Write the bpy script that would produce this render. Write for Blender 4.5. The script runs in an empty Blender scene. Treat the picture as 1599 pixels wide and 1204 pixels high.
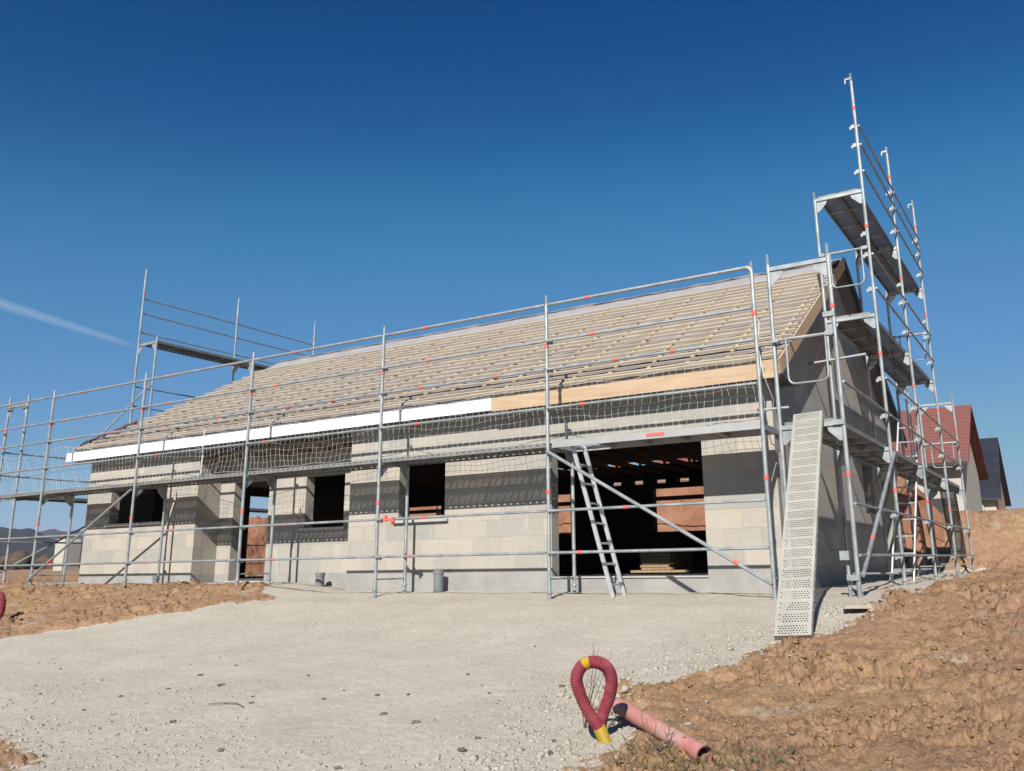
import bpy, bmesh, math, random
import numpy as np
from mathutils import Vector, Matrix
random.seed(7); rng = np.random.default_rng(7)
SC = bpy.context.scene; COL = SC.collection
# ------------------------------------------------------------------ camera
CP = Vector((3.07, -10.003, .452))
yw, pt, rl = map(math.radians, (30.234, 14.096, -.908))
Fv = Vector((-math.sin(yw)*math.cos(pt), math.cos(yw)*math.cos(pt), math.sin(pt)))
R0 = Vector((math.cos(yw), math.sin(yw), 0)); U0 = R0.cross(Fv)
Rv = R0*math.cos(rl)+U0*math.sin(rl); Uv = U0*math.cos(rl)-R0*math.sin(rl)
cam = bpy.data.cameras.new('camera'); co = bpy.data.objects.new('camera', cam); COL.objects.link(co)
M = Matrix((Rv, Uv, -Fv)).transposed().to_4x4(); M.translation = CP; co.matrix_world = M
cam.sensor_width = 36; cam.lens = 1352.2/1599*36
cam.shift_x = -77.5/1599; cam.shift_y = -60.3/1599
cam.clip_start = .05; cam.clip_end = 9000
SC.camera = co
SC.render.resolution_x = 1024; SC.render.resolution_y = 771
# ------------------------------------------------------------------ light
SUNV = Vector((.27, -1.0, .76)).normalized()
EL = math.asin(SUNV.z); AZ = math.atan2(SUNV.x, SUNV.y)
w = bpy.data.worlds.new('World'); SC.world = w; w.use_nodes = True
nt = w.node_tree; bg = nt.nodes['Background']
sk = nt.nodes.new('ShaderNodeTexSky'); sk.sky_type = 'NISHITA'; sk.sun_disc = False
sk.sun_elevation = EL; sk.sun_rotation = AZ; sk.altitude = 300; sk.air_density = 1.0; sk.dust_density = .35; sk.ozone_density = 3.5
hs = nt.nodes.new('ShaderNodeHueSaturation'); hs.inputs['Saturation'].default_value = 1.2; hs.inputs['Hue'].default_value = .505
nt.links.new(sk.outputs[0], hs.inputs['Color']); gm = nt.nodes.new('ShaderNodeGamma'); gm.inputs[1].default_value = 1.28; nt.links.new(hs.outputs[0], gm.inputs[0]); 
def vmul(src, k):
    v = nt.nodes.new('ShaderNodeVectorMath'); v.operation = 'SCALE'; v.inputs['Scale'].default_value = k; nt.links.new(src, v.inputs[0]); return v.outputs[0]
rc = nt.nodes.new('ShaderNodeRGBCurve'); rc.mapping.use_clip = False; rc.mapping.extend = 'HORIZONTAL'   # clear, dry winter sky: deep zenith, soft horizon
for ch, pts in enumerate(([(0, 0), (.030, .0015), (.07, .045), (.13, .090), (.64, .245), (1, .30)], [(0, 0), (.109, .061), (.231, .205), (.366, .265), (.8, .38), (1, .42)], [(0, 0), (.362, .223), (.672, .45), (.863, .52), (1, .58)])):
    c = rc.mapping.curves[ch]
    for k, (a, b) in enumerate(pts):
        if k == 0: c.points[0].location = (a, b)
        elif k == len(pts)-1: c.points[-1].location = (a, b)
        else: c.points.new(a, b)
rc.mapping.update()
nt.links.new(vmul(gm.outputs[0], .0966), rc.inputs['Color']); nt.links.new(vmul(rc.outputs[0], 12.3), bg.inputs[0]); bg.inputs[1].default_value = .05
sl = bpy.data.lights.new('sun', 'SUN'); sl.energy = 5.0; sl.angle = math.radians(.5); sl.color = (1, .955, .88)
so = bpy.data.objects.new('sun', sl); COL.objects.link(so); so.rotation_euler = SUNV.to_track_quat('Z', 'Y').to_euler(); so.location = (5, -20, 20)
SC.view_settings.view_transform = 'Standard'; SC.view_settings.look = 'None'; SC.view_settings.exposure = .70; SC.view_settings.gamma = 1
SC.cycles.max_bounces = 6

# ------------------------------------------------------------------ materials
def mat(name, col, rough=.8, metal=0, spec=.3):
    m = bpy.data.materials.new(name); m.use_nodes = True
    b = m.node_tree.nodes['Principled BSDF']
    b.inputs['Base Color'].default_value = (*col, 1); b.inputs['Roughness'].default_value = rough
    b.inputs['Metallic'].default_value = metal; b.inputs['Specular IOR Level'].default_value = spec
    return m
class G:
    def __init__(s, m): s.m = m; s.t = m.node_tree; s.b = s.t.nodes['Principled BSDF']
    def n(s, ty, **k):
        x = s.t.nodes.new('ShaderNode'+ty)
        for a, v in k.items():
            if a in x.inputs: x.inputs[a].default_value = v
            else: setattr(x, a, v)
        return x
    def l(s, a, b): s.t.links.new(a, b)
    def coord(s, kind='Object', sc=None):
        c = s.n('TexCoord').outputs[kind]
        if sc:
            mp = s.n('Mapping'); mp.inputs['Scale'].default_value = sc; s.l(c, mp.inputs[0]); return mp.outputs[0]
        return c
    def noise(s, vec, scale, det=6, rough=.6):
        x = s.n('TexNoise'); x.inputs['Scale'].default_value = scale; x.inputs['Detail'].default_value = det; x.inputs['Roughness'].default_value = rough
        s.l(vec, x.inputs['Vector']); return x.outputs['Fac']
    def ramp(s, f, stops):
        x = s.n('ValToRGB'); e = x.color_ramp.elements
        while len(e) < len(stops): e.new(.5)
        for k, (p, c) in zip(e, stops): k.position = p; k.color = (*c, 1) if len(c) == 3 else c
        s.l(f, x.inputs[0]); return x.outputs[0]
    def mix(s, f, a, b, bt='MIX'):
        x = s.n('MixRGB', blend_type=bt)
        for i, v in enumerate((f, a, b)):
            if hasattr(v, 'links'): s.l(v, x.inputs[i])
            else: x.inputs[i].default_value = v if i == 0 else (*v, 1)
        return x.outputs[0]
    def bump(s, h, st=.3, d=.01):
        x = s.n('Bump'); x.inputs['Strength'].default_value = st; x.inputs['Distance'].default_value = d; s.l(h, x.inputs['Height']); s.l(x.outputs[0], s.b.inputs['Normal'])
def noisy(name, c1, c2, scale=8, rough=.8, metal=0, spec=.3, bump=.2, bd=.005, sc=None, lo=.3, hi=.7):
    m = mat(name, c1, rough, metal, spec); g = G(m); v = g.coord('Object', sc)
    f = g.noise(v, scale); g.l(g.ramp(f, [(lo, c1), (hi, c2)]), g.b.inputs['Base Color'])
    if bump: g.bump(g.noise(v, scale*6), bump, bd)
    return m
def block_mat(name, axis):
    m = mat(name, (.5, .46, .4), .92, 0, .15); g = G(m); c = g.coord()
    sp = g.n('SeparateXYZ'); g.l(c, sp.inputs[0]); cb = g.n('CombineXYZ'); g.l(sp.outputs[axis], cb.inputs[0]); g.l(sp.outputs[2], cb.inputs[1])
    mp = g.n('Mapping'); mp.inputs['Location'].default_value = (.17, -.115, 0); g.l(cb.outputs[0], mp.inputs[0])
    br = g.n('TexBrick'); g.l(mp.outputs[0], br.inputs['Vector'])
    for k, v in (('Scale', 1), ('Mortar Size', .004), ('Mortar Smooth', .4), ('Bias', 0), ('Brick Width', .5), ('Row Height', .25)): br.inputs[k].default_value = v
    br.inputs['Color1'].default_value = (.64, .565, .475, 1); br.inputs['Color2'].default_value = (.40, .405, .385, 1); br.inputs['Mortar'].default_value = (.43, .40, .355, 1)
    n1 = g.noise(c, .9, 4); n2 = g.noise(c, 14, 8, .7); n3 = g.noise(g.coord('Object', (6, 6, .8)), 1.4, 5)
    col = g.mix(.22, br.outputs[0], g.ramp(n1, [(.35, (.42, .40, .36)), (.65, (.60, .53, .44))]))
    col = g.mix(.25, col, g.ramp(n2, [(.3, (.35, .34, .31)), (.7, (.62, .57, .49))]))
    col = g.mix(g.ramp(n3, [(.60, (0, 0, 0)), (.72, (.5, .5, .5))]), col, (.66, .63, .57))
    # rendered plinth, cement grey, below the first course
    mr = g.n('MapRange'); mr.inputs[1].default_value = .355; mr.inputs[2].default_value = .375; g.l(sp.outputs[2], mr.inputs[0])
    pl = g.ramp(g.noise(c, 2.2, 7), [(.3, (.36, .35, .33)), (.7, (.49, .475, .445))])
    col = g.mix(mr.outputs[0], pl, col); g.l(col, g.b.inputs['Base Color'])
    ad = g.n('Math', operation='MULTIPLY_ADD'); g.l(br.outputs['Fac'], ad.inputs[0]); ad.inputs[1].default_value = -1.2; g.l(n2, ad.inputs[2])
    g.bump(ad.outputs[0], .5, .006)
    return m
M_BX = block_mat('concrete_block_x', 0); M_BY = block_mat('concrete_block_y', 1)
M_STEEL = noisy('galvanised_steel', (.23, .255, .27), (.43, .46, .47), 5, .5, .4, .5, .1, .001)
M_STEELD = noisy('galvanised_deck', (.20, .20, .20), (.30, .30, .295), 5, .65, .3, .3, .15, .001)
M_ALU = noisy('aluminium', (.62, .64, .65), (.76, .77, .78), 12, .42, .6, .5, .05, .001)
M_RED = mat('red_mark', (.70, .15, .13), .7)
M_RAMP = noisy('dusty_steel', (.40, .39, .345), (.54, .52, .46), 3.5, .85, .05, .2, .2, .001)
M_WHITE = noisy('white_fascia', (.78, .79, .80), (.86, .86, .86), 3, .45, 0, .4, 0)
M_WOODF = noisy('fascia_wood', (.56, .38, .23), (.72, .54, .37), 3, .8, 0, .2, .2, .002, (.6, 3, 9))
M_BATT = noisy('weathered_batten', (.46, .39, .315), (.59, .51, .425), 5, .85, 0, .2, .2, .002, (.5, 3, 3))
M_CBATT = noisy('yellow_batten', (.58, .45, .25), (.72, .58, .36), 6, .8, 0, .2, .2, .002)
M_BATTY = noisy('fresh_batten', (.52, .43, .315), (.65, .555, .42), 5, .85, 0, .2, .2, .002, (.5, 3, 3))
M_TIMBER = noisy('truss_timber', (.42, .29, .16), (.54, .39, .23), 6, .8, 0, .2, .2, .002)
M_MEMB = noisy('roof_membrane', (.37, .35, .355), (.49, .465, .47), 2.0, .7, 0, .3, .5, .01)
M_SILL = noisy('cast_sill', (.50, .49, .47), (.60, .58, .55), 9, .85)
M_CONC = noisy('concrete_slab', (.40, .39, .36), (.52, .50, .46), 3, .9)
M_NET = mat('net_cord', (.75, .75, .72), .8)
M_PVC = noisy('grey_pvc', (.20, .22, .24), (.26, .28, .30), 4, .5)
M_PINK = noisy('pink_pvc', (.58, .17, .15), (.66, .42, .37), 4, .75, 0, .4, .15, .002)
M_COND = noisy('red_conduit', (.27, .028, .052), (.40, .10, .12), 11, .8, 0, .15)
M_TAPE = mat('yellow_tape', (.68, .46, .04), .5)
M_TWIG = noisy('dry_stem', (.16, .12, .08), (.26, .20, .13), 20, .9)
M_CLOD = noisy('dark_clod', (.13, .10, .08), (.24, .19, .15), 12, .95)
M_STONE = noisy('limestone', (.38, .35, .30), (.58, .53, .455), 7, .95, 0, .15, .3, .004)
M_SOILC = noisy('soil_clod', (.25, .145, .075), (.46, .30, .16), 14, .97, 0, .1, .8, .012)
M_RTILE = noisy('red_roof_tiles', (.12, .05, .045), (.20, .09, .075), 2, .8)
M_DTILE = noisy('slate_roof', (.022, .026, .04), (.04, .045, .06), 2, .5)
M_CREAM = noisy('cream_render', (.55, .52, .46), (.62, .59, .52), 1, .9)
M_PINKW = noisy('pinkish_brick', (.50, .30, .24), (.58, .38, .31), 3, .9)
M_INTSHADE = noisy('painted_indoor_shade', (.07, .07, .075), (.11, .11, .11), 2, .95)  # indoor shade painted into the colour of rear wall, slab and partition
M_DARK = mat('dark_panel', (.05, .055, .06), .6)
M_GRASS = noisy('dry_grass', (.12, .105, .05), (.24, .19, .11), 6, .95)

# ------------------------------------------------------------------ mesh helpers
class MB:
    def __init__(s): s.v = []; s.f = []; s.m = []; s.mi = 0
    def box(s, c, d, rz=0, rot=None):
        o = len(s.v); r = rot or Matrix.Rotation(rz, 3, 'Z')
        for x in (-.5, .5):
            for y in (-.5, .5):
                for z in (-.5, .5): s.v.append(tuple(Vector(c)+r@Vector((x*d[0], y*d[1], z*d[2]))))
        for q in ((0, 1, 3, 2), (4, 6, 7, 5), (0, 4, 5, 1), (2, 3, 7, 6), (0, 2, 6, 4), (1, 5, 7, 3)): s.f.append([o+i for i in q]); s.m.append(s.mi)
        return s
    def b2(s, a, b): return s.box([(a[i]+b[i])/2 for i in range(3)], [abs(b[i]-a[i]) for i in range(3)])
    def tube(s, pts, r=.026, n=8, cap=True):
        pts = [Vector(p) for p in pts]; rings = []; prev = None
        for i, p in enumerate(pts):
            t = ((pts[min(i+1, len(pts)-1)]-p).normalized() + (p-pts[max(i-1, 0)]).normalized()).normalized() if 0 < i < len(pts)-1 else (pts[1]-pts[0] if i == 0 else pts[-1]-pts[-2]).normalized()
            if prev is None: a = t.orthogonal().normalized()
            else: a = (prev-t*prev.dot(t)).normalized()
            prev = a; b = t.cross(a); rr = r[i] if isinstance(r, (list, tuple)) else r
            o = len(s.v); rings.append(o)
            for k in range(n):
                q = 2*math.pi*k/n; s.v.append(tuple(p+a*math.cos(q)*rr+b*math.sin(q)*rr))
        for o, o2 in zip(rings, rings[1:]):
            for k in range(n): s.f.append([o+k, o+(k+1) % n, o2+(k+1) % n, o2+k]); s.m.append(s.mi)
        if cap: s.f.append([rings[0]+k for k in range(n)][::-1]); s.f.append([rings[-1]+k for k in range(n)]); s.m += [s.mi]*2
        return s
    def prism(s, poly, d):   # poly list of 3d pts planar, extrude by vector d
        o = len(s.v); n = len(poly); d = Vector(d)
        s.v += [tuple(p) for p in poly]+[tuple(Vector(p)+d) for p in poly]
        s.f.append([o+i for i in range(n)][::-1]); s.f.append([o+n+i for i in range(n)]); s.m += [s.mi]*2
        for i in range(n): s.f.append([o+i, o+(i+1) % n, o+n+(i+1) % n, o+n+i]); s.m.append(s.mi)
        return s
    def build(s, name, mats, parent=None, smooth=False, label=None):
        me = bpy.data.meshes.new(name); me.from_pydata(s.v, [], s.f)
        for m in (mats if isinstance(mats, (list, tuple)) else [mats]): me.materials.append(m)
        me.polygons.foreach_set('material_index', s.m)
        if smooth: me.polygons.foreach_set('use_smooth', [True]*len(s.f))
        me.update(); bm = bmesh.new(); bm.from_mesh(me); bmesh.ops.recalc_face_normals(bm, faces=bm.faces); bm.to_mesh(me); bm.free()
        if smooth:
            try: me.set_sharp_from_angle(angle=math.radians(40))
            except Exception: pass
        o = bpy.data.objects.new(name, me); COL.objects.link(o)
        if parent: o.parent = parent
        if label: o['label'] = label
        return o
def tag(o, label=None, cat=None, group=None, kind=None):
    for k, v in (('label', label), ('category', cat), ('group', group), ('kind', kind)):
        if v: o[k] = v
    return o
def thing(name, label, cat, group=None, loc=(0, 0, 0)):
    o = bpy.data.objects.new(name, None); COL.objects.link(o); o.location = loc; o.empty_display_size = .2
    return tag(o, label, cat, group)
def inst(me, name, parent, loc=(0, 0, 0), rz=0, label=None):
    o = bpy.data.objects.new(name, me); COL.objects.link(o); o.parent = parent; o.location = loc; o.rotation_euler = (0, 0, rz)
    if label: o['label'] = label
    return o

# ------------------------------------------------------------------ numpy noise
def _h(ix, iy, k=0):
    n = (ix.astype(np.int64)*374761393+iy.astype(np.int64)*668265263+k*974634777) & 0x7fffffff
    n = ((n ^ (n >> 13))*1274126177) & 0x7fffffff
    return ((n ^ (n >> 16)) & 0xffff)/65535.
def pn(x, y, k=0):
    ix = np.floor(x); iy = np.floor(y); fx = x-ix; fy = y-iy; r = 0
    ux = fx*fx*fx*(fx*(fx*6-15)+10); uy = fy*fy*fy*(fy*(fy*6-15)+10); v = []
    for dx in (0, 1):
        for dy in (0, 1):
            a = _h(ix+dx, iy+dy, k)*6.28318; v.append(np.cos(a)*(fx-dx)+np.sin(a)*(fy-dy))
    return (v[0]*(1-ux)*(1-uy)+v[2]*ux*(1-uy)+v[1]*(1-ux)*uy+v[3]*ux*uy)*1.4
def fbm(x, y, o=4, k=0, g=.5):
    s = 0; a = 1.
    for i in range(o): s = s+a*pn(x*2**i, y*2**i, k+i); a *= g
    return s
def clods(x, y, k=0, dens=.75):   # lumps: rounded caps of random size in jittered cells
    ix = np.floor(x); iy = np.floor(y); out = np.zeros_like(x)
    for dx in (-1, 0, 1):
        for dy in (-1, 0, 1):
            cx = ix+dx; cy = iy+dy; px = cx+_h(cx, cy, k); py = cy+_h(cx, cy, k+1); rr = .35+.5*_h(cx, cy, k+2); on = _h(cx, cy, k+3) < dens
            an = _h(cx, cy, k+4)*6.28; ca, sa = np.cos(an), np.sin(an); ux = (x-px)*ca+(y-py)*sa; uy = -(x-px)*sa+(y-py)*ca
            d2 = (ux*ux*1.0+uy*uy*1.9)/(rr*rr); hgt = np.sqrt(np.clip(1-d2, 0, 1))*rr*.8
            out = np.maximum(out, np.where(on, hgt, 0))
    return out
def plates(x, y, k=0):   # crumbly plates: every jittered cell has its own level, with cracks between
    ix = np.floor(x); iy = np.floor(y); d1 = np.full(x.shape, 9.); d2 = d1.copy(); v = np.zeros(x.shape)
    for dx in (-1, 0, 1):
        for dy in (-1, 0, 1):
            cx = ix+dx; cy = iy+dy; d = np.hypot(x-cx-_h(cx, cy, k), y-cy-_h(cx, cy, k+1)); u = d < d1
            d2 = np.where(u, d1, np.minimum(d2, d)); v = np.where(u, _h(cx, cy, k+2), v); d1 = np.where(u, d, d1)
    return (v-.5)-.95*np.clip(1-(d2-d1)/.13, 0, 1)
def sst(a, b, x):
    t = np.clip((np.asarray(x, float)-a)/(b-a), 0, 1); return t*t*(3-2*t)
def hbase(x, y):
    x = np.asarray(x, float); y = np.asarray(y, float)
    b = np.interp(y, [-3000, -40, -14, -10, -6, -4, -2, -.6, .3, 1, 12, 40, 3000], [-30, -3.2, -1.4, -1.08, -.76, -.55, -.28, -.03, .05, .08, .12, .4, 30])
    left = .14*sst(-7.5, -9.5, x)*sst(-4, -1, y)
    a = np.interp(y, [-12, -6, -2, 1, 5, 9, 13, 17, 30, 50, 80, 3000], [.15, .22, .30, .35, .55, .9, 1.35, 1.45, 1.3, 2.4, 2.6, 2.6])
    m = np.maximum(sst(1.6, 4.6, x), sst(12.5, 15.5, y)*sst(-9, -2, x))
    return b+left+a*m
def poly_sd(x, y, P):   # signed distance to polyline to its left side (+)
    best = np.full(x.shape, 1e9); sg = np.zeros(x.shape)
    for (ax, ay), (bx, by) in zip(P, P[1:]):
        dx, dy = bx-ax, by-ay; t = np.clip(((x-ax)*dx+(y-ay)*dy)/(dx*dx+dy*dy), 0, 1)
        d = np.hypot(x-ax-t*dx, y-ay-t*dy); c = dx*(y-ay)-dy*(x-ax)
        u = d < best; best = np.where(u, d, best); sg = np.where(u, np.where(c > 0, 1., -1.), sg)
    return best*sg
RB = [(.5, -40), (.45, -9), (.34, -5.4), (.45, -4.7), (.1, -4.1), (-.15, -3.75), (.05, -3.45), (.42, -2.95), (.35, -2.3), (.58, -2.04), (.95, -1.45), (1.2, -.85), (1.45, .3), (1.35, 4.0), (1.2, 12.2), (1.2, 12.9), (-22, 13.2), (-60, 13.5)]
LB = [(-60, -9), (-14, -4.6), (-9.85, -3.3), (-9.0, -2.36), (-8.25, -1.39), (-7.9, -.25), (-8.6, .2), (-8.9, .55), (-16.4, .7), (-18.2, .9), (-18.2, 13.5)]
def soilmask(x, y):
    wob = .16*fbm(x*1.5, y*1.5, 4, 50)+.10*fbm(x*7, y*7, 3, 60)
    r = -poly_sd(x, y, RB)+wob; l = poly_sd(x, y, LB)+wob
    c = (np.hypot((x+4.3)*.9, (y+7.0)*1.3)*-1+1.15)+wob*1.5
    return np.maximum.reduce([sst(-.06, .14, r), sst(-.06, .14, l), .85*sst(-.2, .3, c)])
def height(x, y):
    s = soilmask(x, y); z = hbase(x, y)
    pad = sst(.95, 1.15, x*0+1)
    d = np.hypot(x-CP.x, y-CP.y)
    near = np.clip(1.5-d/60, .3, 1)*np.where(d > 9, 1.5, 1.)*np.where(x < -6, .55, 1.)
    wx = x+.16*fbm(x*2.2, y*2.2, 4, 200); wy = y+.16*fbm(x*2.2, y*2.2, 4, 210)
    rough = .35+.9*sst(-.35, .45, fbm(x*.9, y*.9, 3, 215))
    so = .035+.055*fbm(x*.7, y*.7, 5, 1)+rough*(.060*plates(wx*1.7, wy*3.2, 220)+.040*plates(wx*4.4, wy*7, 230)+.026*plates(wx*12+.3*pn(x*20, y*20), wy*15, 240)+.012*plates(wx*29, wy*31, 250)+.020*clods(x*9+.5*pn(x*9, y*9, 3), y*9, 20, .4)+.012*clods(x*22, y*22, 30, .6)+.020*fbm(x*8, y*8, 5, 70, .7))
    gr = .018*fbm(x*.9, y*.9, 4, 5)+.004*fbm(x*14, y*14, 3, 6)+.006*clods(x*26, y*26, 40, .5)*sst(-.05, .5, fbm(x*1.3, y*1.3, 2, 80))
    under = ((x > -15) & (x < -.2) & (y > np.where((x < -7.5) & (x > -11.45), 1.5, .96)) & (y < 9.5))
    ztot = z+(so*near)*s+gr*(1-s)
    calm = sst(-2.2, -.3, y)*(1-s)        # driveway scraped level by the wall
    ztot = ztot*(1)-0*calm
    return np.where(under, np.minimum(ztot, .1), ztot), s
def hz(x, y): return float(hbase(x, y))
def hgt(x, y): return float(height(np.array([float(x)]), np.array([float(y)]))[0][0])
def grid_mesh(name, X, Y, Z, mats, attr=None, close=False):
    nr, nc = X.shape; me = bpy.data.meshes.new(name); V = np.stack([X, Y, Z], -1).reshape(-1, 3)
    i = np.arange(nr-1)[:, None]; j = np.arange(nc if close else nc-1)[None, :]; j2 = (j+1) % nc
    F = np.stack([i*nc+j, i*nc+j2, (i+1)*nc+j2, (i+1)*nc+j], -1).reshape(-1, 4)
    me.vertices.add(len(V)); me.vertices.foreach_set('co', V.ravel().astype(np.float32))
    me.loops.add(F.size); me.loops.foreach_set('vertex_index', F.ravel().astype(np.int32))
    me.polygons.add(len(F)); me.polygons.foreach_set('loop_start', (np.arange(len(F))*4).astype(np.int32))
    me.polygons.foreach_set('use_smooth', np.ones(len(F), bool)); me.update(calc_edges=True)
    if attr is not None:
        a = me.attributes.new('soil', 'FLOAT', 'POINT'); a.data.foreach_set('value', attr.ravel().astype(np.float32))
    for m in mats: me.materials.append(m)
    o = bpy.data.objects.new(name, me); COL.objects.link(o); return o
# ------------------------------------------------------------------ ground
def ground_mat():
    m = mat('ground_soil_gravel', (.4, .3, .2), .97, 0, .1); g = G(m); c = g.coord()
    at = g.n('Attribute', attribute_name='soil')
    n0 = g.noise(c, .45, 5); n1 = g.noise(c, 3.5, 8, .65); n2 = g.noise(c, 32, 6, .7)
    so = g.ramp(n1, [(.28, (.22, .11, .055)), (.42, (.46, .275, .14)), (.6, (.58, .37, .19)), (.75, (.40, .225, .125))])
    so = g.mix(g.ramp(n0, [(.40, (0, 0, 0)), (.55, (.9, .9, .9))]), so, g.ramp(n1, [(.3, (.31, .155, .095)), (.7, (.50, .295, .19))]))
    so = g.mix(.4, so, g.ramp(n2, [(.35, (.22, .13, .08)), (.65, (.66, .47, .30))]), 'MIX')
    so = g.mix(g.ramp(g.noise(c, 5.5, 7, .75), [(.53, (0, 0, 0)), (.66, (.75, .75, .75))]), so, (.25, .145, .085))
    # pale lime dust patches
    n4 = g.noise(c, 1.1, 6, .7)
    so = g.mix(g.ramp(n4, [(.57, (0, 0, 0)), (.68, (.7, .7, .7))]), so, (.56, .48, .38))
    gr = g.ramp(g.noise(c, 1.2, 8, .6), [(.3, (.52, .46, .38)), (.7, (.64, .575, .485))])
    vo = g.n('TexVoronoi'); vo.inputs['Scale'].default_value = 48; g.l(c, vo.inputs['Vector'])
    gr = g.mix(.35, gr, g.ramp(vo.outputs['Color'], [(.2, (.40, .37, .32)), (.9, (.72, .67, .59))]))
    gr = g.mix(g.ramp(g.noise(c, 2.4, 6, .7), [(.60, (0, 0, 0)), (.75, (.4, .4, .4))]), gr, (.40, .34, .26))
    sm = g.n('Math', operation='MULTIPLY_ADD'); g.l(n1, sm.inputs[0]); sm.inputs[1].default_value = .25; g.l(at.outputs['Fac'], sm.inputs[2])
    sf = g.ramp(sm.outputs[0], [(.20, (0, 0, 0)), (.34, (1, 1, 1))])
    g.l(g.mix(sf, gr, so), g.b.inputs['Base Color'])
    ad = g.n('Math', operation='ADD'); g.l(n2, ad.inputs[0]); g.l(g.noise(c, 90, 4, .7), ad.inputs[1])
    g.bump(ad.outputs[0], .7, .014)
    ms = g.n('Math', operation='MULTIPLY_ADD'); g.l(at.outputs['Fac'], ms.inputs[0]); ms.inputs[1].default_value = .55; ms.inputs[2].default_value = .35
    g.l(ms.outputs[0], [n for n in g.t.nodes if n.bl_idname == 'ShaderNodeBump'][0].inputs['Strength'])
    return m
M_GROUND = ground_mat()
vdir = math.atan2(Fv.y, Fv.x)
th1 = np.linspace(-.80, .80, 860); th2 = np.linspace(.80, 2*math.pi-.80, 130)[1:-1]
th = vdir+np.concatenate([th1, th2])
rr = np.concatenate([[.05, .6, 1.2, 1.8, 2.3], 2.7*np.exp(np.arange(0, 700)*.0042), 2.7*math.exp(700*.0042)*1.05**np.arange(0, 92)])
RR, TT = np.meshgrid(rr, th, indexing='ij'); GX = CP.x+RR*np.cos(TT); GY = CP.y+RR*np.sin(TT)
GZ, GS = height(GX, GY)
tag(grid_mesh('ground', GX, GY, GZ, [M_GROUND], GS, close=True), kind='structure')
# loose stones and clods
def scatter(name, pts, sizes, material, label_kind='stuff', squash=.6):
    tmpl = []
    for k in range(5):
        bm = bmesh.new(); bmesh.ops.create_icosphere(bm, subdivisions=1, radius=1)
        V = np.array([v.co[:] for v in bm.verts])*(1+1.0*(rng.random((len(bm.verts), 1))-.5))*np.array([1, .75, squash]); Fc = np.array([[v.index for v in f.verts] for f in bm.faces]); bm.free(); tmpl.append((V, Fc))
    VV = []; FF = []; o = 0
    for i, (p, s) in enumerate(zip(pts, sizes)):
        V, Fc = tmpl[i % 5]; a = rng.random()*6.28; ca, sa = math.cos(a), math.sin(a)
        Q = np.array([[ca, -sa, 0], [sa, ca, 0], [0, 0, 1]]); t = (rng.random()-.5)*.8; T = np.array([[1, 0, 0], [0, math.cos(t), -math.sin(t)], [0, math.sin(t), math.cos(t)]])
        VV.append(V@T.T@Q.T*s+np.array(p)); FF.append(Fc+o); o += len(V)
    VV = np.concatenate(VV); FF = np.concatenate(FF); me = bpy.data.meshes.new(name)
    me.vertices.add(len(VV)); me.vertices.foreach_set('co', VV.ravel().astype(np.float32)); me.loops.add(FF.size); me.loops.foreach_set('vertex_index', FF.ravel().astype(np.int32))
    me.polygons.add(len(FF)); me.polygons.foreach_set('loop_start', (np.arange(len(FF))*3).astype(np.int32)); me.update(calc_edges=True); me.materials.append(material)
    ob = bpy.data.objects.new(name, me); COL.objects.link(ob); return ob
def samp(n, x0, x1, y0, y1, fn):
    x = rng.uniform(x0, x1, n); y = rng.uniform(y0, y1, n); k = rng.random(n) < fn(x, y); x, y = x[k], y[k]; z, s = height(x, y); return x, y, z
# gravel stones: many along the drive's right edge, by the arch, in the foreground; few on the scraped middle
def gd(x, y):
    s = soilmask(x, y); r = -poly_sd(x, y, RB)
    edge = np.exp(-((r+.40)/.5)**2)*2.2*(y < -1.2)+np.exp(-((r+.2)/.35)**2)*.6*(y < 0)
    fore = .75*sst(-4.6, -5.9, y)*sst(-.3, .35, fbm(x*.9, y*.9, 3, 90)+.25)
    patch = .35*sst(.15, .5, fbm(x*.7, y*.7, 3, 95))
    return np.clip(edge*.45+fore*.55+patch*.4+.015, 0, 1)*(1-s*.8)
x, y, z = samp(60000, -7.5, 1.3, -8.2, .0, gd); s = .004+.017*rng.random(len(x))**2.2
tag(scatter('gravel_stones', np.stack([x, y, z+s*.1], 1), s, M_STONE), 'pale crushed limestone scattered over the driveway', 'gravel', kind='stuff')
x, y, z = samp(24000, -.3, 5.5, -7.0, 4.5, lambda x, y: soilmask(x, y)*(.25+.75*sst(-.25, .4, fbm(x*1.3, y*1.3, 3, 99)))); s = .005+.026*rng.random(len(x))**2.6
x2, y2, z2 = samp(4500, -18, -7.5, -4.5, .5, lambda x, y: soilmask(x, y)*.8); s2 = .012+.04*rng.random(len(x2))**3
tag(scatter('soil_clods', np.stack([np.r_[x, x2], np.r_[y, y2], np.r_[z, z2]-np.r_[s, s2]*.1], 1), np.r_[s, s2], M_SOILC, squash=.55), 'loose ochre earth clods over the soil', 'earth clods', kind='stuff')
x, y, z = samp(9000, -1.6, 1.4, -5.9, -.4, lambda x, y: np.clip(np.exp(-((-poly_sd(x, y, RB)+.22)/.28)**2)*.8, 0, 1)*sst(-.3, .3, fbm(x*1.6, y*1.6, 3, 77)+.1)); s = .010+.026*rng.random(len(x))**2.2
tag(scatter('crushed_stone', np.stack([x, y, z+s*.1], 1), s, M_STONE, squash=.75), 'coarser crushed stone heaped along the right edge of the driveway', 'stones', kind='stuff')
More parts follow.
